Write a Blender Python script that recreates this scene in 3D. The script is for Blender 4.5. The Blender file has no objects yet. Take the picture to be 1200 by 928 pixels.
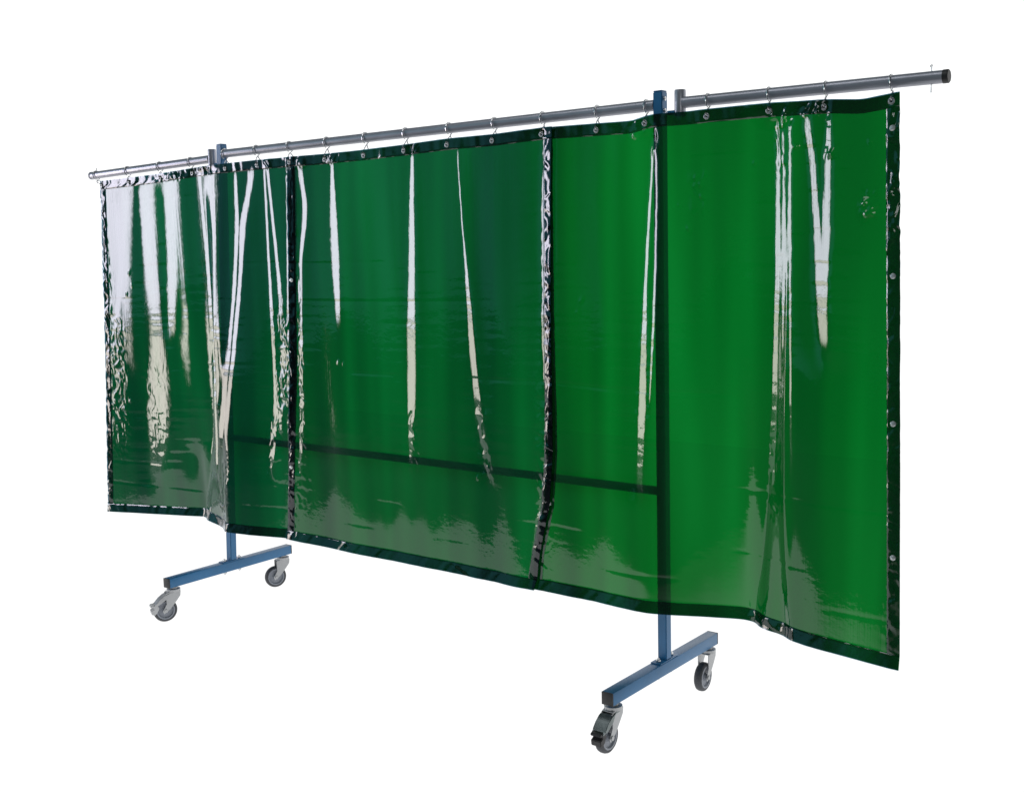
import bpy, bmesh, math, random
import numpy as np
from mathutils import Vector, Matrix
random.seed(4)
sc = bpy.context.scene
col = sc.collection

# ---------------------------------------------------------------- camera
CAM = np.array([3.83644342, -2.96180613, 1.43590344])
RT = np.array([0.78968183, 0.61308452, -0.02302114])
UP = np.array([-0.05801057, 0.11197028, 0.99201685])
FW = np.array([-0.61076786, 0.78204221, -0.12398628])
cd = bpy.data.cameras.new('camera'); cam = bpy.data.objects.new('camera', cd); col.objects.link(cam)
cam.matrix_world = Matrix(((RT[0], UP[0], -FW[0], CAM[0]), (RT[1], UP[1], -FW[1], CAM[1]), (RT[2], UP[2], -FW[2], CAM[2]), (0, 0, 0, 1)))
cd.sensor_width = 36; cd.lens = 1334.9 / 1200 * 36; cd.clip_end = 200; cd.clip_start = 0.05
sc.camera = cam

def ray(x, y): return FW + RT * (x - 600) / 1334.9 - UP * (y - 464) / 1334.9
def ony(x, y, Y=0.0):
    d = ray(x, y); return CAM + d * ((Y - CAM[1]) / d[1])
def onz(x, y, Z):
    d = ray(x, y); return CAM + d * ((Z - CAM[2]) / d[2])

# ---------------------------------------------------------------- materials
def mat(name):
    m = bpy.data.materials.new(name); m.use_nodes = True
    nt = m.node_tree; nt.nodes.clear(); return m, nt, nt.nodes, nt.links
def noise(n, l, scale, detail=3, sc3=(1, 1, 1), coord='Object', rough=.5, dist=0):
    tc = n.new('ShaderNodeTexCoord'); mp = n.new('ShaderNodeMapping'); mp.inputs['Scale'].default_value = sc3
    t = n.new('ShaderNodeTexNoise'); t.inputs['Scale'].default_value = scale; t.inputs['Detail'].default_value = detail
    t.inputs['Roughness'].default_value = rough; t.inputs['Distortion'].default_value = dist
    l.new(tc.outputs[coord], mp.inputs[0]); l.new(mp.outputs[0], t.inputs['Vector']); return t
def math_(n, l, op, a, b=None, c=None, clamp=False):
    m = n.new('ShaderNodeMath'); m.operation = op; m.use_clamp = clamp
    for i, v in enumerate((a, b, c)):
        if v is None: continue
        if isinstance(v, (int, float)): m.inputs[i].default_value = v
        else: l.new(v, m.inputs[i])
    return m.outputs[0]
def solid(name, color, rough=.5, metal=0, var=.15, bump=.0, bscale=60, spec=.5, coat=0):
    m, nt, n, l = mat(name)
    b = n.new('ShaderNodeBsdfPrincipled'); o = n.new('ShaderNodeOutputMaterial'); l.new(b.outputs[0], o.inputs[0])
    t = noise(n, l, 9, 5); r = n.new('ShaderNodeMapRange'); l.new(t.outputs['Fac'], r.inputs[0])
    r.inputs[1].default_value = .3; r.inputs[2].default_value = .7; r.inputs[3].default_value = 1 - var; r.inputs[4].default_value = 1 + var
    mx = n.new('ShaderNodeVectorMath'); mx.operation = 'SCALE'; mx.inputs[0].default_value = color
    l.new(r.outputs[0], mx.inputs['Scale']); l.new(mx.outputs[0], b.inputs['Base Color'])
    b.inputs['Metallic'].default_value = metal; b.inputs['Specular IOR Level'].default_value = spec
    b.inputs['Coat Weight'].default_value = coat
    t2 = noise(n, l, bscale, 4)
    rr = n.new('ShaderNodeMapRange'); l.new(t2.outputs['Fac'], rr.inputs[0]); rr.inputs[3].default_value = rough * .75; rr.inputs[4].default_value = min(1, rough * 1.3)
    l.new(rr.outputs[0], b.inputs['Roughness'])
    if bump:
        bp = n.new('ShaderNodeBump'); bp.inputs['Strength'].default_value = 1; bp.inputs['Distance'].default_value = bump
        l.new(t2.outputs['Fac'], bp.inputs['Height']); l.new(bp.outputs[0], b.inputs['Normal'])
    return m

def film(name, T, f0, rough, waves, haze):
    """thin coloured PVC: tinted straight-through light plus a mirror-like reflection from both faces"""
    m, nt, n, l = mat(name)
    o = n.new('ShaderNodeOutputMaterial')
    prev = None
    for (scale, s3, dist, detail, msk) in waves:
        t = noise(n, l, scale, detail, s3)
        hgt = t.outputs['Fac']
        if msk:
            q = noise(n, l, msk, 2, (1, 1, .6)); mr = n.new('ShaderNodeMapRange'); mr.interpolation_type = 'SMOOTHSTEP'; l.new(q.outputs['Fac'], mr.inputs[0])
            mr.inputs[1].default_value = .42; mr.inputs[2].default_value = .66; mr.inputs[3].default_value = .12
            hgt = math_(n, l, 'MULTIPLY', hgt, mr.outputs[0])
        bp = n.new('ShaderNodeBump'); bp.inputs['Strength'].default_value = 1; bp.inputs['Distance'].default_value = dist
        l.new(hgt, bp.inputs['Height'])
        if prev: l.new(prev.outputs[0], bp.inputs['Normal'])
        prev = bp
    g = n.new('ShaderNodeNewGeometry')
    dp = n.new('ShaderNodeVectorMath'); dp.operation = 'DOT_PRODUCT'
    l.new(prev.outputs[0], dp.inputs[0]); l.new(g.outputs['Incoming'], dp.inputs[1])
    c = math_(n, l, 'ABSOLUTE', dp.outputs['Value'])
    p = math_(n, l, 'POWER', math_(n, l, 'SUBTRACT', 1, c, clamp=True), 5.0)
    F = math_(n, l, 'MULTIPLY_ADD', p, 1 - f0, f0, clamp=True)
    # tint: random vertical bands, lighter and darker, put soft shading into the colour
    t = noise(n, l, 1.0, 2, (5, 1, .35))
    r = n.new('ShaderNodeMapRange'); l.new(t.outputs['Fac'], r.inputs[0]); r.inputs[1].default_value = .3; r.inputs[2].default_value = .7
    r.inputs[3].default_value = .74; r.inputs[4].default_value = 1.38
    # longer way through the sheet at a slant: T ** (1 / cos refracted)
    k = math_(n, l, 'DIVIDE', 1.0, math_(n, l, 'SQRT', math_(n, l, 'SUBTRACT', 1.0, math_(n, l, 'DIVIDE', math_(n, l, 'SUBTRACT', 1.0, math_(n, l, 'MULTIPLY', c, c)), 2.1))))
    k = math_(n, l, 'MULTIPLY', k, r.outputs[0])
    cc = n.new('ShaderNodeCombineXYZ')
    for i in range(3): l.new(math_(n, l, 'POWER', T[i], k), cc.inputs[i])
    tr = n.new('ShaderNodeBsdfTransparent'); l.new(cc.outputs[0], tr.inputs[0])
    df = n.new('ShaderNodeBsdfTranslucent'); df.inputs[0].default_value = (*haze[1], 1)
    m1 = n.new('ShaderNodeMixShader'); m1.inputs[0].default_value = haze[0]; l.new(tr.outputs[0], m1.inputs[1]); l.new(df.outputs[0], m1.inputs[2])
    gl = n.new('ShaderNodeBsdfGlossy'); gl.inputs['Roughness'].default_value = rough; gl.inputs[0].default_value = (.95, .97, 1, 1)
    l.new(prev.outputs[0], gl.inputs['Normal'])
    m2 = n.new('ShaderNodeMixShader'); l.new(F, m2.inputs[0]); l.new(m1.outputs[0], m2.inputs[1]); l.new(gl.outputs[0], m2.inputs[2])
    l.new(m2.outputs[0], o.inputs[0]); return m

WAVES = [(1.0, (3, 1, 7), .00042, 2, 0), (1.0, (100, 1, 1.6), .00042, 2, 3.0), (1.0, (26, 1, 45), .0007, 3, 4.5), (1.0, (70, 1, 60), .00032, 2, 7.0), (1.0, (9, 1, 110), .00003, 2, 0)]
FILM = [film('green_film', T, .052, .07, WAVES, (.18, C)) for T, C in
        (((.0004, .070, .011), (.002, .17, .085)), ((.0004, .085, .009), (.002, .20, .07)), ((.0004, .115, .007), (.002, .24, .055)))]  # left sheet darker, right brighter: uneven backdrop light put into the tint
HEM = film('hem_film', (.09, .22, .28), .062, .06,
           [(1.0, (14, 6, 12), .0012, 2, 0), (1.0, (60, 20, 34), .0008, 3, 9.0)], (.08, (.005, .08, .05)))
BLUE = solid('blue_paint', (.018, .138, .31), .36, 0, .10, .00012, 350)
STEEL = solid('grey_steel_tube', (.36, .37, .42), .32, .4, .12, .00006, 300)
GALV = solid('galvanised_steel', (.40, .41, .42), .35, .65, .2, .0002, 120)
CHROME = solid('bright_wire', (.62, .63, .64), .22, .9, .1)
BLACK = solid('black_plastic', (.018, .018, .02), .5, 0, .3, .0002, 200)
RUBBER = solid('grey_rubber', (.045, .048, .055), .6, 0, .25, .0004, 200)
HUB = solid('grey_plastic_hub', (.23, .25, .29), .45, 0, .15)
DARKST = solid('dark_crossbar_paint', (.012, .03, .05), .5, 0, .1)
PEDAL = solid('zinc_pedal_shaded', (.17, .20, .20), .25, .7, .3, .0001, 80)  # right pedal only: its dark reflection is put into the metal colour
SNAP = solid('snap_metal', (.7, .74, .74), .3, .5, .1)

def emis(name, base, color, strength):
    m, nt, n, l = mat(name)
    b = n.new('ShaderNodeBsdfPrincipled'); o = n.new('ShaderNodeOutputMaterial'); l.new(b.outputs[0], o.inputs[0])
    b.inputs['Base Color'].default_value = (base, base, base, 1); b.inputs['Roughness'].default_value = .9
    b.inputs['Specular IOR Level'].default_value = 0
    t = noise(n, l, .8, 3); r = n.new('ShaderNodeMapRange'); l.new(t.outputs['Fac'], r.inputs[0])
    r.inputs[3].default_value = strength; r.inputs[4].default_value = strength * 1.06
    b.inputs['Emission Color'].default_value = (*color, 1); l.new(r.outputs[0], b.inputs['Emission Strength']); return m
WHITE = emis('glowing_white_paper', .3, (1, 1, 1), 1.0)  # backdrop paper glows by itself in place of being lit
# floor paper glows by itself; the glow is faded near right to thin curtain reflections
FLOORM = emis('glowing_white_floor_paper', .12, (1, 1, 1), 1.0)
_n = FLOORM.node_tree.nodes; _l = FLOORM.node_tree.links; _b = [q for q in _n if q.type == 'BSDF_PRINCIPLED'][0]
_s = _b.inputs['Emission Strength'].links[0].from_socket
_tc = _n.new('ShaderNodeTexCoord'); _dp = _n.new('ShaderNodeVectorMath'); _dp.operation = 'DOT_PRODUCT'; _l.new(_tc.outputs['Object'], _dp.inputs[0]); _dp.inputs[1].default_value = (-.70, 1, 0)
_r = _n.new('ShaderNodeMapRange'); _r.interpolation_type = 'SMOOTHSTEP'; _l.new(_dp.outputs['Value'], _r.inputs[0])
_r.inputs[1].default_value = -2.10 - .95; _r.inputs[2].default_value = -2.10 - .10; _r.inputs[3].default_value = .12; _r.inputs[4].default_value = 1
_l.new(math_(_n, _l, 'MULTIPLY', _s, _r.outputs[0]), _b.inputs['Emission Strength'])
DARKFLOOR = solid('dark_studio_floor', (.12, .14, .17), .8, 0, .2)

# ---------------------------------------------------------------- mesh helpers
def link(name, me, m, parent=None, smooth=True):
    o = bpy.data.objects.new(name, me); col.objects.link(o)
    if m: me.materials.append(m)
    if smooth:
        me.polygons.foreach_set('use_smooth', [True] * len(me.polygons))
    if parent: o.parent = parent
    return o
def frm(bm, name, m, parent=None, smooth=False):
    me = bpy.data.meshes.new(name); bm.to_mesh(me); bm.free()
    o = link(name, me, m, parent, False)
    if smooth:
        for p in me.polygons: p.use_smooth = True
        try: me.set_sharp_from_angle(angle=math.radians(38))
        except Exception: pass
    return o
def box(bm, c, s, bev=.0, rot=None):
    r = bmesh.ops.create_cube(bm, size=1); vs = r['verts']
    bmesh.ops.scale(bm, vec=s, verts=vs)
    if bev:
        es = list({e for v in vs for e in v.link_edges})
        rb = bmesh.ops.bevel(bm, geom=es, offset=bev, segments=2, affect='EDGES', profile=.5)
        vs = list({v for f in rb['faces'] for v in f.verts} | {v for v in vs if v.is_valid})
    if rot: bmesh.ops.rotate(bm, verts=vs, cent=(0, 0, 0), matrix=rot)
    bmesh.ops.translate(bm, vec=c, verts=vs)
def tube(bm, pts, r, seg=16, cap=True):
    pts = [Vector(p) for p in pts]; rings = []; ref = None
    rs = r if isinstance(r, (list, tuple)) else [r] * len(pts)
    for i, p in enumerate(pts):
        t = (pts[min(i + 1, len(pts) - 1)] - pts[max(i - 1, 0)]).normalized()
        if ref is None: ref = t.orthogonal().normalized()
        ref = (ref - t * ref.dot(t)).normalized(); b = t.cross(ref)
        rings.append([bm.verts.new(p + (ref * math.cos(a) + b * math.sin(a)) * rs[i]) for a in [2 * math.pi * k / seg for k in range(seg)]])
    for A, B in zip(rings, rings[1:]):
        for k in range(seg): bm.faces.new((A[k], A[(k + 1) % seg], B[(k + 1) % seg], B[k]))
    if cap: bm.faces.new(rings[0][::-1]); bm.faces.new(rings[-1])
def lathe(bm, prof, c, axis='X', seg=40, caps=True):
    """prof: (along axis, radius)"""
    rings = []
    for a, r in prof:
        ring = []
        for k in range(seg):
            t = 2 * math.pi * k / seg; u, v = r * math.cos(t), r * math.sin(t)
            p = dict(X=(a, u, v), Y=(u, a, v), Z=(u, v, a))[axis]
            ring.append(bm.verts.new(Vector(p) + Vector(c)))
        rings.append(ring)
    for A, B in zip(rings, rings[1:]):
        for k in range(seg): bm.faces.new((A[k], A[(k + 1) % seg], B[(k + 1) % seg], B[k]))
    for ring in (rings[0], rings[-1]) if caps else ():
        try: bm.faces.new(ring)
        except Exception: pass
    bmesh.ops.recalc_face_normals(bm, faces=bm.faces)
def plate(bm, poly, y0, y1, axis='X'):
    """extrude a polygon (a,b)=(y,z) between x=y0 and x=y1"""
    A = [bm.verts.new((y0, p[0], p[1])) for p in poly]; B = [bm.verts.new((y1, p[0], p[1])) for p in poly]
    bm.faces.new(A); bm.faces.new(B[::-1])
    for i in range(len(A)):
        j = (i + 1) % len(A); bm.faces.new((A[j], A[i], B[i], B[j]))
    bmesh.ops.recalc_face_normals(bm, faces=bm.faces)
def empty(name, loc, label, cat, group=None):
    o = bpy.data.objects.new(name, None); col.objects.link(o); o.location = loc; o.empty_display_size = .1
    o['label'] = label; o['category'] = cat
    if group: o['group'] = group
    return o
def structure(o): o['kind'] = 'structure'; return o

# ---------------------------------------------------------------- setting
bm = bmesh.new()
prof = [(-1.5, 0)] + [(4.5, 0)] + [(4.5 + 2 * math.sin(a), 2 - 2 * math.cos(a)) for a in [math.radians(k * 7.5) for k in range(1, 13)]] + [(6.5, 9)]
rows = [[bm.verts.new((x, y, z)) for x in (-26, -12, 0, 8, 20)] for y, z in prof]
for A, B in zip(rows[:2], rows[1:2]):
    for k in range(4): bm.faces.new((A[k], A[k + 1], B[k + 1], B[k]))
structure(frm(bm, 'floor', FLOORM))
bm = bmesh.new()
rows = [[bm.verts.new((x, y, z)) for x in (-26, -12, 0, 8, 20)] for y, z in prof[1:]]
for A, B in zip(rows, rows[1:]):
    for k in range(4): bm.faces.new((A[k], A[k + 1], B[k + 1], B[k]))
structure(frm(bm, 'backdrop', WHITE, smooth=True))
bm = bmesh.new()
vs = [bm.verts.new(p) for p in ((-30, -14, -.004), (24, -14, -.004), (24, 7, -.004), (-30, 7, -.004))]; bm.faces.new(vs)
structure(frm(bm, 'ground', DARKFLOOR))

# ---------------------------------------------------------------- frame
W = 2.1; ZB = .178; HB = .0395
frame = empty('screen_frame', (W / 2, 0, 0), 'blue and grey steel stand on four casters that carries the green curtains', 'screen frame')
def inframe(o): o.location -= Vector(frame.location); return o
def caster(x, y, rz, brake):
    """y is the stem; wheel trails towards -Y (then turned by rz)"""
    root = Vector((x, y, 0)); M = Matrix.Translation(root) @ Matrix.Rotation(rz, 4, 'Z')
    zt = ZB - HB; tr = .037; R = .047; hw = .0125
    bm = bmesh.new()
    lathe(bm, [(zt - .018, .0), (zt - .018, .027), (zt - .008, .027), (zt - .006, .016), (zt - .001, .016), (zt - .001, 0)], (0, 0, 0), 'Z', 28)
    for s in (-1, 1):
        xx = s * .018
        plate(bm, [(.024, zt - .016), (.022, zt - .035), (.008, .085), (-.020, .052), (-tr - .008, R - .012), (-tr - .013, R), (-tr - .004, R + .013),
                   (-tr + .004, .075), (-.034, .098), (-.034, zt - .022), (-.020, zt - .016)], xx - .0012, xx + .0012)
    box(bm, (0, -.004, zt - .0185), (.0372, .054, .003), .001)
    lathe(bm, [(-.0225, 0), (-.0225, .0075), (.0225, .0075), (.0225, 0)], (0, -tr, R), 'X', 6)
    fork = frm(bm, 'caster', GALV, frame, True); fork.matrix_local = Matrix.Translation(-Vector(frame.location)) @ M
    bm = bmesh.new()
    lathe(bm, [(-hw, R * .74), (-hw - .001, R * .86), (-hw * .8, R * .96), (-hw * .35, R), (hw * .35, R), (hw * .8, R * .96), (hw + .001, R * .86), (hw, R * .74), (-hw, R * .74)], (0, -tr, R), 'X', 48, False)
    ty = frm(bm, 'tyre', RUBBER, fork, True)
    bm = bmesh.new()
    lathe(bm, [(-.0142, 0), (-.0142, .010), (-.007, .013), (-.007, R * .60), (-hw - .0006, R * .66), (-hw - .0006, R * .77), (hw + .0006, R * .77), (hw + .0006, R * .66), (.007, R * .60), (.007, .013), (.0142, .010), (.0142, 0)], (0, -tr, R), 'X', 40)
    hb = frm(bm, 'wheel_hub', HUB, fork, True)
    if brake:
        bm = bmesh.new()
        # curved metal hood over the wheel
        up_ = [(.006, zt - .020), (-.020, zt - .021), (-.042, zt - .029), (-.060, zt - .042), (-.074, zt - .058), (-.084, zt - .066)]
        lo_ = [(a + .002, b - .004) for a, b in up_]
        plate(bm, up_ + lo_[::-1], -.0205, .0205)
        for sx in (-1, 1):
            plate(bm, [(-.020, zt - .022), (-.042, zt - .030), (-.060, zt - .043), (-.074, zt - .059), (-.070, zt - .066), (-.055, zt - .058), (-.036, zt - .046)], sx * .0215 - .001, sx * .0215 + .001)
        pd = frm(bm, 'brake_pedal', GALV if x < 1 else PEDAL, fork, True)
        bm = bmesh.new()
        plate(bm, [(-.070, zt - .060), (-.094, zt - .062), (-.097, zt - .070), (-.086, zt - .072), (-.082, zt - .078), (-.094, zt - .084), (-.092, zt - .100), (-.080, zt - .104), (-.070, zt - .094), (-.062, zt - .078)], -.017, .017)
        bmesh.ops.bevel(bm, geom=bm.edges[:], offset=.0018, segments=2, affect='EDGES')
        frm(bm, 'brake_lever', GALV if x < 1 else BLACK, fork, True)
    return fork
YN, YF = -.323, .311
for i, X in enumerate((0, W)):
    tilt = (.079, -.003)[i]
    # post
    bm = bmesh.new(); s = .0155; H = 1.893
    v0 = [bm.verts.new((X + a * s, b * s, ZB + .0035)) for a, b in ((-1, -1), (1, -1), (1, 1), (-1, 1))]
    v1 = [bm.verts.new((X + tilt + a * s, b * s, H)) for a, b in ((-1, -1), (1, -1), (1, 1), (-1, 1))]
    for k in range(4): bm.faces.new((v0[k], v0[(k + 1) % 4], v1[(k + 1) % 4], v1[k]))
    bm.faces.new(v1); bm.faces.new(v0[::-1])
    bmesh.ops.bevel(bm, geom=[e for e in bm.edges], offset=.0025, segments=2, affect='EDGES')
    post = inframe(frm(bm, 'post', BLUE, frame, True))
    def sub(bm, name, m): return frm(bm, name, m, post, True)
    bm = bmesh.new(); box(bm, (X, 0, ZB + .002), (.036, .11, .0035), .001); sub(bm, 'base_plate', BLUE)
    for yy in (-.038, .038):
        bm = bmesh.new()
        lathe(bm, [(-HB - .016, 0), (-HB - .016, .004), (-HB - .011, .004), (-HB - .011, .0075), (-HB - .0045, .0075), (-HB - .004, .0035), (0, .0035), (0, .0085), (.007, .0085), (.007, .004), (.012, .004), (.012, 0)], (X, yy, ZB + .0035), 'Z', 6)
        sub(bm, 'bolt', CHROME)
    xt = X + tilt
    for zz in ((1.872, 1.838) if i else (1.872,)):
        bm = bmesh.new(); lathe(bm, [(s, 0), (s, .007), (s + .004, .0065), (s + .006, .003), (s + .006, 0)], (xt, -.003, zz), 'X', 12); sub(bm, 'screw', CHROME)
    bm = bmesh.new(); box(bm, (xt, 0, H + .0015), (.029, .029, .003), .001); sub(bm, 'post_cap', BLUE)
    # foot beam
    bm = bmesh.new(); box(bm, (X, (YN + YF) / 2, ZB - HB / 2), (HB, YF - YN, HB), .0035)
    beam = inframe(frm(bm, 'foot_beam', BLUE, frame, True))
    for yy, sg in ((YN, -1), (YF, 1)):
        bm = bmesh.new(); box(bm, (X, yy + sg * .0015, ZB - HB / 2), (HB - .001, .005, HB - .001), .0015); frm(bm, 'end_cap', BLACK, beam, True)
    rz = math.radians(-24) if i == 0 else 0
    caster(X, YN + .028, rz, True); caster(X, YF - .034, rz if i == 0 else math.radians(4), False)

ZR = 1.857; RR = .0165
bm = bmesh.new(); tube(bm, [(.079 + .0165, 0, ZR), (W - .003 - .0165, 0, ZR - .001)], RR, 28); inframe(frm(bm, 'top_rail', STEEL, frame, True))
bm = bmesh.new(); tube(bm, [(.045, 0, .707), (W - .018, 0, .707)], .0135, 20); inframe(frm(bm, 'crossbar', DARKST, frame, True))
def arm(xp, zp, xe, ze, ztop):
    bm = bmesh.new(); sg = 1 if xe > xp else -1
    tube(bm, [(xp + sg * .012, 0, zp), (xe, 0, ze)], RR, 28)
    a = inframe(frm(bm, 'swing_arm', STEEL, frame, True))
    bm = bmesh.new(); lathe(bm, [(ztop - .075, .0), (ztop - .075, .0155), (ztop - .072, .0165), (ztop - .003, .0165), (ztop, .0155), (ztop, .012), (ztop - .01, .012), (ztop - .01, 0)], (xp, 0, 0), 'Z', 28)
    frm(bm, 'pivot_tube', STEEL, a, True)
    bm = bmesh.new()
    lathe(bm, [(0, 0), (0, .0172), (sg * .012, .0172), (sg * .014, .015), (sg * .014, 0)], (xe, 0, ze), 'X', 28); frm(bm, 'end_cap', BLACK if sg > 0 else HUB, a, True)
    bm = bmesh.new(); tube(bm, [(xe - sg * .03, 0, ze + .028), (xe - sg * .03, 0, ze - .036)], .0016, 8)
    tube(bm, [(xe - sg * .03 + .0025 * math.cos(t), 0, ze + .029 + .0025 * math.sin(t)) for t in [k * .7 for k in range(9)]], .0013, 6); frm(bm, 'cotter_pin', CHROME, a, True)
    bm = bmesh.new()
    box(bm, (xp - sg * .022, 0, ztop - .062), (.036, .012, .012), .001)
    frm(bm, 'hinge_lug', BLUE, a, True)
arm(2.1635, 1.855, 2.908, 1.847, 1.892)
arm(.0165, 1.842, -.838, 1.826, 1.880)
def railz(x):
    if x < .03: return 1.842 + (x - .0165) * (1.826 - 1.842) / (-.838 - .0165)
    if x > 2.13: return 1.855 + (x - 2.1635) * (-.008) / .7445
    return ZR

# ---------------------------------------------------------------- curtain surface
# lower edge and upper edge as outlines in plan: (x, y, z)
def line(px, z=None, y=None):
    return np.array([onz(a, b, z) if z is not None else ony(a, b, y) for a, b in px])
BOT = line([(125, 599), (185, 602), (243, 605), (252, 611), (264, 623), (300, 627), (337, 630), (400, 643), (480, 659), (540, 671), (611, 687), (628, 690), (700, 704),
            (735, 713), (760, 719), (820, 722), (865, 725), (882, 727), (905, 741), (930, 752), (980, 765), (1053, 785)], z=.335)
for k_i, (a, b, c) in {0: (125, 599, .303), 1: (185, 602, .319), 20: (980, 765, .332), 21: (1053, 785, .328)}.items(): BOT[k_i] = onz(a, b, c)
TOP = line([(116, 213), (150, 209), (187, 204), (224, 197.5), (250, 193.6), (264, 192), (301, 188), (338, 184.6), (383, 181), (429, 176), (480, 169.5), (527, 163), (580, 158), (637, 150),
            (700, 145), (740, 142), (757, 136), (767, 134), (805, 131), (829, 128), (890, 122), (901, 121), (967, 117), (1010, 117), (1052, 108)], y=-.035)
XB0, XB1 = BOT[0, 0], BOT[-1, 0]; XT0, XT1 = TOP[0, 0], TOP[-1, 0]
NX, NZ = 1500, 340
U = np.linspace(-.80, 2.90, NX); dx = U[1] - U[0]
V = np.linspace(0, 1, NZ)                     # 0 top, 1 bottom
def smooth1(a, n):
    k = np.exp(-.5 * (np.arange(-3 * n, 3 * n + 1) / n) ** 2); k /= k.sum()
    return np.convolve(np.pad(a, 3 * n, mode='edge'), k, 'valid')
yb = smooth1(np.interp(U, BOT[:, 0], BOT[:, 1]), 4); yt = np.full(NX, -.035); zb = np.interp(U, BOT[:, 0], BOT[:, 2]); zt = np.interp(U, TOP[:, 0], TOP[:, 2])
zt = smooth1(zt, 5)
vv = V[:, None] ** 1.3
def sst(t):
    t = np.clip(t, 0, 1); return t * t * (3 - 2 * t)
yb2 = yb.copy(); FOLDS = [(-.048, .030, .29, .140, .058), (2.457, 2.497, .145, .112, .046)]
for cb, ct, wb, dd, wu in FOLDS: yb2 = yb2 + dd * sst((U - cb) / wb + .5)
BASE = yt[None] * (1 - vv) + smooth1(yb2, 6)[None] * vv
for cb, ct, wb, dd, wu in FOLDS:
    vf = V[:, None] ** 1.1
    def lin(t, e=.10):
        t = t - .5                                        # straight ramp with short rounded shoulders
        a = np.abs(t); c = .5 + e / 2
        y = np.where(a < .5 - e, a, np.where(a < .5 + e, a - (a - (.5 - e)) ** 2 / (4 * e), .5))
        return .5 + np.sign(t) * np.minimum(y, .5)
    cz_ = ct + (cb - ct) * V[:, None]; wz_ = wu + (wb - wu) * V[:, None] ** 4
    BASE = BASE - dd * (lin((U[None] - cz_) / wz_ + .5) * vf * (1 - V[:, None]) + lin((U[None] - cz_) / wz_ + .5) * V[:, None] * vv)
    BASE = BASE + dd * (sst((U[None] - cb) / .6 + .5)) * (vf * (1 - V[:, None]) + V[:, None] * vv - vv)
# rising sides of the folds start softly under the hem
Zg = zt[None] * (1 - V[:, None]) + zb[None] * V[:, None]

# streak-making pleats: (image path (x,y,width px)) read from the photograph, turned to face the tall window on the left
LX, LY = -3.8, -2.0
STR = [
 [(640, 165, 9), (640, 300, 10), (639, 400, 9), (641, 480, 5), (638, 560, 5), (630, 620, 6), (624, 660, 3)],
 [(333, 195, 1.5), (335, 400, 2), (336, 560, 2)],
 [(143, 225, 13), (139, 300, 10), (134, 360, 7), (133, 400, 5)],
 [(166, 222, 21), (172, 330, 17), (176, 380, 14), (178, 420, 22), (178, 440, 34), (178, 500, 30), (174, 560, 18)],
 [(196, 215, 18), (196, 300, 16), (194, 385, 10)],
 [(229, 200, 3.5), (236, 300, 4), (240, 400, 5), (247, 480, 4), (256, 560, 3)],
 [(243, 200, 9), (247, 240, 5), (251, 320, 3), (252, 400, 3), (256, 480, 2)],
 [(272, 212, 3), (275, 262, 5), (274, 330, 4), (270, 400, 4), (264, 500, 4), (259, 570, 3)],
 [(291, 208, 7), (282, 262, 8), (281, 330, 4), (276, 400, 5), (270, 500, 4)],
 [(306, 195, 2.5), (311, 300, 2.5), (316, 400, 4), (320, 470, 7), (316, 550, 7)],
 [(310, 195, 2.5), (321, 300, 3), (328, 380, 5), (329, 430, 7), (325, 500, 4)],
 [(350, 200, 5), (356, 240, 6), (354, 270, 6), (350, 305, 4), (351, 400, 5), (353, 480, 5), (350, 550, 3)],
 [(388, 195, 3), (391, 260, 8), (394, 330, 8), (396, 372, 4)],
 [(482, 182, 4), (482, 300, 9), (481, 400, 12), (481, 480, 10), (480, 535, 4)],
 [(535, 185, 1.5), (543, 290, 2), (548, 350, 6), (553, 420, 8), (562, 500, 9), (574, 560, 6)],
 [(762, 165, 2.5), (757, 240, 3), (753, 320, 3.5), (751, 400, 7), (750, 480, 10), (748, 575, 7)],
 [(765, 165, 2.5), (766, 240, 2.5), (765, 320, 3), (763, 400, 3), (760, 480, 2)],
 [(905, 150, 5), (904, 250, 5), (902, 350, 5), (899, 450, 5), (893, 560, 5)],
 [(913, 165, 3), (913, 300, 2.5), (911, 420, 2)],
 [(922, 150, 3.5), (922, 300, 3), (922, 400, 2.5), (924, 550, 2)],
 [(942, 140, 8), (949, 190, 8), (954, 260, 9), (961, 340, 14), (965, 415, 9)],
 [(970, 130, 3), (970, 190, 9), (968, 260, 12), (966, 330, 9), (966, 400, 4)],
]
rng = np.random.RandomState(3)
def vnoise(x, seed):
    r = np.random.RandomState(seed).uniform(-1, 1, 4000); x = np.asarray(x) + 500; i = np.floor(x).astype(int); f = x - i; f = f * f * (3 - 2 * f)
    return r[i % 4000] * (1 - f) + r[(i + 1) % 4000] * f
ANTI = [[(157, 212, 9), (157, 330, 14), (158, 420, 16)], [(186, 235, 4), (187, 300, 5), (187, 385, 8)], [(216, 206, 16), (219, 320, 16), (222, 420, 20), (222, 520, 20)], [(122, 330, 5), (124, 560, 5)],
        [(262, 210, 10), (262, 330, 8), (262, 420, 5)]]
G = np.zeros((NZ, NX)); GA = np.zeros((NZ, NX))
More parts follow.
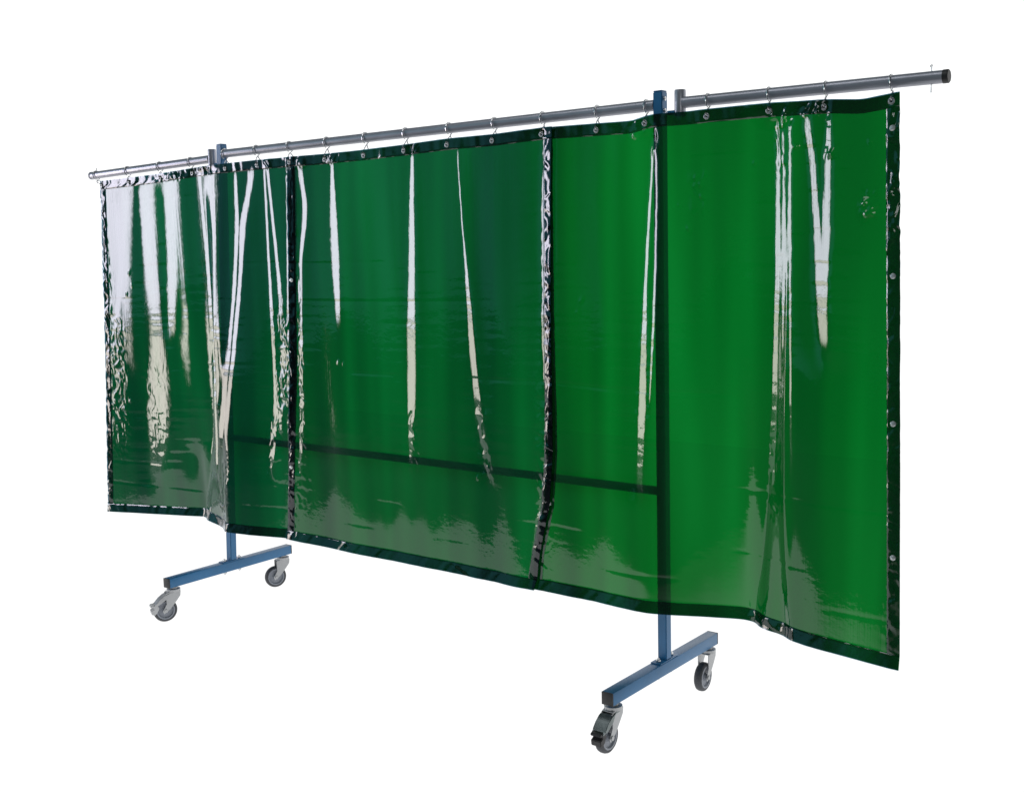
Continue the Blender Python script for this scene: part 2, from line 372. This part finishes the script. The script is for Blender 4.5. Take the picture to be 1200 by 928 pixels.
for si, st in enumerate(STR + ANTI):
    P = np.array([ony(a, b, -.045) for a, b, w in st]); w = np.array([c for a, b, c in st]) * (1.05 if st[0][0] < 220 else 1.35)
    ppm = 1334.9 / ((P - CAM) @ FW) * .80
    wm = w / ppm
    o = np.argsort(P[:, 2])
    zc = Zg[:, NX // 2]
    xc = np.interp(zc, P[o, 2], P[o, 0]); wz = np.interp(zc, P[o, 2], wm[o])
    # ragged outline
    k_ = np.exp(-.5 * (np.arange(-24, 25) / 9.) ** 2); k_ /= k_.sum(); xc = np.convolve(np.pad(xc, 24, mode='edge'), k_, 'valid'); wz = np.convolve(np.pad(wz, 24, mode='edge'), k_, 'valid')
    wz = wz * (1 + .10 * vnoise(zc * 9, 10 + si) + .07 * vnoise(zc * 70, 40 + si)); xc = xc + .0008 * vnoise(zc * 40, 70 + si)
    fade = 1 / (1 + np.exp(-(zc - (P[:, 2].min() - .02)) / .02))
    fade *= 1 / (1 + np.exp((zc - (P[:, 2].max() + .03)) / .008))
    d = np.abs(U[None] - xc[:, None]) / (wz[:, None] * .5 + .0012)
    if si < len(STR): G = np.maximum(G, fade[:, None] / (1 + d ** 5))
    else: GA = np.maximum(GA, fade[:, None] / (1 + d ** 4))
GA *= 1 - G
azc = np.arctan2(U[None] - CAM[0], BASE - CAM[1])          # camera ray azimuth
azl = np.arctan2(LX - U[None], -(LY - BASE))                # azimuth to the light, measured from -Y
phi = (-azl + azc) / 2                                      # half turn towards -X
MS = -np.tan(np.abs(phi))
BASE = BASE + (.0055 * vnoise(U[None] * 6 + .5 * vnoise(Zg * .9, 31), 32) + .0026 * vnoise(U[None] * 13 + .6 * vnoise(Zg * 1.3, 34), 33)) * np.clip(V[:, None] * 8, 0, 1) * (.45 + .55 * sst((U[None] - .15) / .5))
MB = np.gradient(BASE, dx, axis=1)
Yc = BASE.copy(); Mt = MB * (1 - G) + MS * G
TGT = MB * (1 - G - GA) + MS * G + .12 * GA
SIG = int(.07 / dx)
def integ(M):
    Y = np.cumsum(M, axis=1) * dx
    D = Y - BASE
    D = np.array([smooth1(r, SIG) for r in D]); return Y - D
M = TGT.copy()
for it in range(10):
    Y = integ(M); S = np.gradient(Y, dx, axis=1)
    M = M + (TGT - S) * np.maximum(G, GA) * .9
Y = integ(M)
# damp pleats at the hem where the cloth is pinned
# slow random sway and packing creases
Y += .003 * vnoise(U[None] * 3.1 + 3, 5) * V[:, None] + .0008 * vnoise(U[None] * 9, 6) * vnoise(Zg * 5, 7)
for zc_, amp in ((1.70, .7), (1.42, .5), (1.28, .6), (1.02, .7), (.74, .6), (.55, .8), (.45, .7)):
    mask = np.clip(vnoise(U * 4 + zc_ * 13, 9) * 2, 0, 1)[None]
    Y += amp * .0011 * mask * np.exp(-((Zg - zc_ - .006 * vnoise(U[None] * 3, 11)) / .006) ** 2)
DENT = [(1018, 225, .8), (1021, 245, 1.2), (1016, 252, 1), (1014, 238, .7), (812, 208, .7), (817, 216, .6), (818, 230, .5), (793, 240, .4), (803, 268, .6), (976, 180, 1), (931, 172, 1),
        (1019, 166, .7), (149, 320, .8), (152, 335, .7), (146, 345, .8), (131, 395, 1), (133, 410, 1), (128, 425, .9), (140, 450, 1.3), (135, 470, 1.2), (145, 480, 1.4), (138, 500, 1.3), (150, 470, 1),
        (680, 352, .6), (676, 366, .6), (742, 160, 1.2), (397, 425, .7), (403, 427, .3), (880, 190, .6), (560, 560, .8), (572, 548, .8)]
for k, (a, b, q) in enumerate(DENT):
    p = ony(a, b, -.04); rx, rz_ = .0055 * (.8 + q * .4), .008 * (.7 + .6 * random.random()); ang = random.uniform(-.7, .7)
    DX = U[None] - p[0]; DZ = Zg - p[2]; ca, sa = math.cos(ang), math.sin(ang)
    Y -= .0030 * q * (2.2 if a > 700 else 1) * np.exp(-((DX * ca + DZ * sa) / rx) ** 2 - ((-DX * sa + DZ * ca) / rz_) ** 2)
def n2(x, z, seed):
    r = np.random.RandomState(seed).uniform(-1, 1, (257, 257)); x = x + 40; z = z + 40
    i = np.floor(x).astype(int); j = np.floor(z).astype(int); f = x - i; g = z - j; f = f * f * (3 - 2 * f); g = g * g * (3 - 2 * g); i %= 256; j %= 256
    return (r[j, i] * (1 - f) + r[j, i + 1] * f) * (1 - g) + (r[j + 1, i] * (1 - f) + r[j + 1, i + 1] * f) * g
# crumpled places: (x, y, half width, half height in photo pixels, strength)
CRUMPLE = [(341, 290, 6, 110, .8), (341, 480, 6, 110, 1.0), (341, 600, 6, 30, 1.0), (328, 440, 9, 70, 1.0), (320, 530, 9, 40, .8), (353, 480, 6, 90, .8), (136, 450, 12, 70, 1.0), (178, 480, 16, 60, .35), (238, 196, 14, 7, 1.6), (200, 206, 18, 5, 1.3), (308, 192, 10, 6, 1.5),
           (350, 190, 8, 7, 1.5), (388, 186, 9, 6, 1.4), (482, 175, 9, 6, 1.6), (640, 300, 6, 150, .5), (635, 560, 7, 100, 1.0), (750, 150, 16, 9, 1.8), (765, 160, 5, 20, 1.2), (912, 134, 16, 12, 2.8),
           (950, 127, 14, 8, 2.8), (970, 140, 8, 14, 1.4), (1050, 200, 7, 110, 2.6), (1050, 420, 7, 110, 1.0), (1048, 650, 7, 130, .5), (566, 520, 9, 40, .7), (484, 520, 6, 35, .6), (1019, 240, 9, 17, 3.2),
           (120, 300, 5, 110, 1.2), (124, 500, 5, 90, 1.0), (896, 560, 8, 60, .5), (975, 178, 9, 8, 1.1), (265, 575, 14, 35, .6), (905, 180, 8, 25, .5), (248, 430, 9, 60, .3), (815, 225, 10, 24, .8)]
CM = np.zeros_like(Y)
for a, b, ra, rb, q in CRUMPLE:
    p = ony(a, b, -.045); pm = 1334.9 / ((p - CAM) @ FW)
    CM = np.maximum(CM, q * np.exp(-(((U[None] - p[0]) / (ra / pm / .78 * 1.1)) ** 4 + ((Zg - p[2]) / (rb / pm * 1.1)) ** 4)))
XX = np.broadcast_to(U[None], Y.shape); wob = n2(XX * 18, Zg * 18, 1)
crn = (1 - 2 * np.abs(n2(XX * 34 + wob, Zg * 24 + wob * .8, 2))) * .55 + (1 - 2 * np.abs(n2(XX * 70 + 2 * wob, Zg * 46 - wob, 3))) * .25 + n2(XX * 22, Zg * 60, 4) * .25
Y -= CM * crn * .0034
def Yat(x, z):
    iu = np.clip((np.asarray(x) - U[0]) / dx, 0, NX - 1.001); i = np.floor(iu).astype(int); fu = iu - i
    ztx = np.interp(x, U, zt); v = np.clip((ztx - z) / (ztx - np.interp(x, U, zb)), 0, 1) * (NZ - 1.001); j = np.floor(v).astype(int); fv = v - j
    return (Y[j, i] * (1 - fu) + Y[j, i + 1] * fu) * (1 - fv) + (Y[j + 1, i] * (1 - fu) + Y[j + 1, i + 1] * fu) * fv

def grid_mesh(name, X, Yy, Z, m, parent):
    nz, nx = X.shape
    co = np.stack([X, Yy, Z], -1).reshape(-1, 3).astype(np.float32)
    idx = np.arange(nz * nx).reshape(nz, nx)
    q = np.stack([idx[1:, :-1], idx[1:, 1:], idx[:-1, 1:], idx[:-1, :-1]], -1).reshape(-1, 4).astype(np.int32)
    me = bpy.data.meshes.new(name); me.vertices.add(len(co)); me.vertices.foreach_set('co', co.ravel())
    me.loops.add(q.size); me.loops.foreach_set('vertex_index', q.ravel())
    me.polygons.add(len(q)); me.polygons.foreach_set('loop_start', np.arange(0, q.size, 4, dtype=np.int32))
    me.update(calc_edges=True); me.validate()
    return link(name, me, m, parent)

HW = .036
def curtain(xl_t, xl_b, xr_t, xr_b, label, yoff, film_m, bend_r=None, bend_l=None):
    """edges given at top and bottom; bend_*: (z, x) table of that edge"""
    root = empty('welding_curtain', ((xl_t + xr_t) / 2, 0, .335), label, 'curtain', 'green curtains hanging side by side')
    off = Vector(root.location)
    def edge(z, side):
        tab = bend_l if side == 0 else bend_r
        if tab is not None:
            return np.interp(z, [a for a, b in tab], [b for a, b in tab])
        t = (1.82 - z) / (1.82 - .335)
        return (xl_t + (xl_b - xl_t) * t) if side == 0 else (xr_t + (xr_b - xr_t) * t)
    def surf(s, v, extra=0.0, inset=None):
        """s 0..1 across, v 0..1 down -> X,Y,Z arrays"""
        z = 1.82 + (.335 - 1.82) * v
        xl, xr = edge(z, 0), edge(z, 1)
        if inset is None: x = xl + (xr - xl) * s
        else: x = inset(xl, xr, s)
        ztx = np.interp(x, U, zt); zz = ztx + (np.interp(x, U, zb) - ztx) * v
        y = Yat(x, zz) + yoff + extra
        return x - off.x, y - off.y, zz - off.z
    n = int(abs(xr_t - xl_t) / .0028); s = np.linspace(0, 1, n)[None]; v = np.linspace(0, 1, 340)[:, None]
    X, Yy, Z = surf(s, v)
    Yy = Yy - .0085 * np.clip((v - (1 - HW / 1.48)) / (HW / 1.48), 0, 1)
    grid_mesh('film_sheet', X, Yy, Z, film_m, root)
    hh = HW / 1.48
    crk = lambda X, Z, k: (.0013 if k == 20 else .0008) * vnoise(X * 45 + 3 * vnoise(Z * 20, k), k + 1) + (.0012 if k == 20 else .0007) * vnoise(Z * 50 + X * 20, k + 2)
    # top and bottom hems: a strip folded over the edge (front layer)
    for nm, v0, v1 in (('top_hem', -.0012, hh), ('bottom_hem', 1 - hh, 1.0)):
        v2 = np.linspace(v0, v1, 20)[:, None]
        X, Yy, Z = surf(s, np.clip(v2, 0, 1) + 0 * s, -.0032)
        dv = (v2 - v0) / (v1 - v0) if nm[0] == 'b' else (v1 - v2) / (v1 - v0)
        Yy = Yy + crk(X, Z, 20 if nm[0] == 't' else 30) + .0024 * np.exp(-(dv / .07) ** 2) - (.0085 * dv if nm[0] == 'b' else 0); Z = Z + (np.where(v2 < 0, .0015, 0) - np.where(v2 > 1, .0015, 0)) + 0 * s
        grid_mesh(nm, X, Yy, Z, HEM, root)
    v3 = np.linspace(hh, 1 - hh, 330)[:, None]
    for side in (0, 1):
        s2 = np.linspace(0, 1, 20)[None]
        ins = (lambda xl, xr, q: xl - .001 + HW * q) if side == 0 else (lambda xl, xr, q: xr + .001 - HW * (1 - q))
        X, Yy, Z = surf(s2, v3 + 0 * s2, -.0034, ins)
        du = (1 - s2) if side == 0 else s2
        Yy = Yy + 1.3 * crk(X, Z, 50 + side) + .0024 * np.exp(-(du / .08) ** 2)
        sh = grid_mesh('side_hem', X, Yy, Z, HEM, root)
        for zq in ((1.733, 1.36, .98, .63) if (side == 1 and xr_t > 2.5) else (1.36, .63) if (side == 0 and xl_t > .4) else ()):
            vq = np.array([[(1.82 - zq) / 1.485]])
            a, b, c = surf(np.array([[.5]]), vq, -.007, ins)
            bm = bmesh.new(); lathe(bm, [(0.004, 0), (.004, .0075), (0, .0075), (-.003, .005), (-.004, 0)], (a[0, 0], b[0, 0], c[0, 0]), 'Y', 16)
            frm(bm, 'snap_fastener', SNAP, sh, True)
    return root, surf, edge
CURT = []
xe0t, xe0b = ony(116, 213, -.04)[0], onz(125.5, 599, .303)[0]
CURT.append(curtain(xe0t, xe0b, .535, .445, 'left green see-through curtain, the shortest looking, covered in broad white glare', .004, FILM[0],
            bend_r=[(.335, .440), (.6, .455), (1.0, .50), (1.82, .552)]))
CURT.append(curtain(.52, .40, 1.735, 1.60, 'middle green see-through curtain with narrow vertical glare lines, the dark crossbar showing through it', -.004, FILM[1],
            bend_l=[(.335, .405), (.6, .435), (1.0, .475), (1.82, .515)], bend_r=[(.335, 1.640), (.45, 1.66), (.62, 1.705), (.8, 1.722), (1.3, 1.728), (1.82, 1.738)]))
xe1t, xe1b = ony(1053, 108, -.04)[0], onz(1053.5, 785, .328)[0]
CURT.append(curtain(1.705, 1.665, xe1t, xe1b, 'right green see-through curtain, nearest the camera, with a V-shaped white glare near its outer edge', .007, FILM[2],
            bend_l=[(.335, 1.622), (.45, 1.635), (.62, 1.68), (.8, 1.697), (1.82, 1.70)]))

# ---------------------------------------------------------------- rings and eyelets
RINGPX = [(113.5, 0), (150, 0), (187, 0), (224, 0), (264, 0), (301, 0), (339, 1), (383, 1), (429, 1), (476, 1), (527, 1), (580, 1), (637, 1), (700, 2), (757, 2), (829, 2), (901, 2), (967, 2), (1046, 2)]
ORD = ['first', 'second', 'third', 'fourth', 'fifth', 'sixth', 'seventh', 'eighth', 'ninth', 'tenth', 'eleventh']
def ring_name(i):
    if i < 4: return ['wire hook at the outer end of the left arm, nearest its pinned tip', 'second wire hook from the left tip of the left arm', 'third wire hook from the left tip of the left arm', 'wire hook on the left arm closest to the left blue post'][i]
    if i < 15:
        j = i - 4
        if j == 0: return 'first wire hook on the long middle rail, touching the left blue post'
        if j == 2: return 'third wire hook on the long rail, where left and middle curtains overlap'
        if j == 8: return 'ninth wire hook on the long rail, where middle and right curtains overlap'
        if j == 10: return 'last wire hook on the long middle rail, beside the right blue post'
        return '%s wire hook along the long middle rail, counted from the left blue post' % ORD[j]
    return ['wire hook nearest the grey pivot tube on the right arm', 'second wire hook on the right arm, above the deep double fold', 'third wire hook on the right arm, above the V-shaped glare',
            'last wire hook on the right arm, at the outer corner of the right curtain'][i - 15]
for i, (px, ci) in enumerate(RINGPX):
    x = ony(px, 206 - (px - 109) * .142 if px < 250 else (180 - (px - 266) * .112 if px < 770 else 121 - (px - 798) * .1), 0)[0]
    zr = railz(x); root, surf, edge = CURT[ci]
    rr = .0205; sw = .003 * random.uniform(-1, 1)
    xe = .35 * x + .65 * ony(px, 150, -.04)[0]; xe = min(max(xe, edge(1.8, 0) + .012), edge(1.8, 1) - .012)
    ztx = float(np.interp(xe, U, zt)); ze = ztx - .019; ye = float(Yat(xe, ze)) + (.004, -.004, .007)[ci] - .006
    # open loop round the tube, closing below and running down through the eyelet
    pts = []
    cz = zr - .002
    for k in range(25):
        a = math.radians(-90 + 28 + k * (360 - 56) / 24)
        pts.append((x + sw + .0035 * (k / 24 - .5) * 2, rr * math.cos(a), cz + rr * math.sin(a)))
    bot1 = (x, -.003, cz - rr - .006)
    p_eye = (xe, ye - .001, ze + .004)
    pts2 = [(x + .0015, .004, cz - rr - .001), bot1, (x * .5 + xe * .5, (bot1[1] + p_eye[1]) / 2 - .003, (bot1[2] + p_eye[2]) / 2), (xe, ye - .004, ze + .008), p_eye, (xe, ye + .004, ze), (xe, ye + .010, ze + .010), (xe, ye * .5 + .006, (ze + bot1[2]) / 2), (x - .001, .003, cz - rr)]
    bm = bmesh.new(); org = Vector((x, 0, zr))
    tube(bm, [Vector(p) - org for p in pts], .0022, 8)
    tube(bm, [Vector(p) - org for p in pts2], .0019, 8)
    o = frm(bm, 'curtain_hook', CHROME, None, True); o.location = org
    o['label'] = ring_name(i); o['category'] = 'curtain hook'; o['group'] = 'wire hooks carrying the curtains'
    bm = bmesh.new(); off = Vector(root.location)
    prof_ = []
    for k in range(13):
        t = 2 * math.pi * k / 12; prof_.append((.0014 * math.sin(t), .0062 + .0028 * math.cos(t)))
    lathe(bm, prof_, (0, 0, 0), 'Y', 24)
    e = frm(bm, 'eyelet', GALV, root, True); e.location = Vector((xe, ye + .001, ze)) - off

# ---------------------------------------------------------------- light
def area(name, loc, target, sx, sy, rad, color):
    d = bpy.data.lights.new(name, 'AREA'); d.shape = 'RECTANGLE'; d.size = sx; d.size_y = sy; d.energy = rad * math.pi * sx * sy / 1.0; d.color = color
    o = bpy.data.objects.new(name, d); col.objects.link(o); o.location = loc
    v = Vector(target) - Vector(loc); o.rotation_euler = v.to_track_quat('-Z', 'Y').to_euler(); return o
def soft_edges(o, ex, ey, warm=None):
    """fabric softbox: brightness falls off towards its edges, thin bars across it"""
    d = o.data; d.use_nodes = True; nt = d.node_tree; n = nt.nodes; l = nt.links
    em = [q for q in n if q.type == 'EMISSION'][0]
    tc = n.new('ShaderNodeTexCoord'); sp = n.new('ShaderNodeSeparateXYZ'); l.new(tc.outputs['UV'], sp.inputs[0])
    f = []
    for i, e in ((0, ex), (1, ey)):
        a = math_(n, l, 'SUBTRACT', .5, math_(n, l, 'ABSOLUTE', math_(n, l, 'SUBTRACT', sp.outputs[i], .5)))
        r = n.new('ShaderNodeMapRange'); r.interpolation_type = 'SMOOTHSTEP'; l.new(a, r.inputs[0]); r.inputs[1].default_value = 0; r.inputs[2].default_value = e; r.inputs[3].default_value = .04
        f.append(r.outputs[0])
    l.new(math_(n, l, 'MULTIPLY', f[0], f[1]), em.inputs['Strength'])
soft_edges(area('window_light', (LX, LY, 1.95), (1.0, 0, 1.95), 1.5, 2.1, 11.0, (.96, .88, 1.0)), .36, .02)
soft_edges(area('low_warm_light', (LX, LY, .47), (1.0, 0, .47), 1.5, .84, 8.5, (1.0, .88, .80)), .36, .03)
area('added_overhead_fill', (1.0, -1.6, 4.6), (1.0, 0, 1.5), 3.4, 1.4, 2.2, (.97, .98, 1.0))  # unseen lamp added overhead to brighten posts and rail tops
area('added_front_fill', (7.0, -5.2, 2.4), (1.4, 0, .9), 2.2, 2.2, 3.0, (1.0, .98, .95))  # unseen lamp added behind the camera to brighten the front of the frame
w = bpy.data.worlds.new('World'); sc.world = w; w.use_nodes = True; nt = w.node_tree; n = nt.nodes; l = nt.links; n.clear()
bg = n.new('ShaderNodeBackground'); out = n.new('ShaderNodeOutputWorld'); l.new(bg.outputs[0], out.inputs[0])
tc = n.new('ShaderNodeTexCoord')
dp = n.new('ShaderNodeVectorMath'); dp.operation = 'DOT_PRODUCT'; l.new(tc.outputs['Generated'], dp.inputs[0]); dp.inputs[1].default_value = (-.88, -.45, .12)
r = n.new('ShaderNodeMapRange'); l.new(dp.outputs['Value'], r.inputs[0]); r.inputs[1].default_value = .78; r.inputs[2].default_value = .99; r.interpolation_type = 'SMOOTHSTEP'
cr = n.new('ShaderNodeMixRGB'); l.new(r.outputs[0], cr.inputs[0]); cr.inputs[1].default_value = (.03, .05, .055, 1); cr.inputs[2].default_value = (.11, .38, .46, 1)
l.new(cr.outputs[0], bg.inputs[0]); bg.inputs[1].default_value = 1

sc.view_settings.view_transform = 'Standard'; sc.view_settings.look = 'None'; sc.view_settings.exposure = 0; sc.view_settings.gamma = 1
sc.render.engine = 'CYCLES'; sc.cycles.transparent_max_bounces = 32; sc.cycles.max_bounces = 10
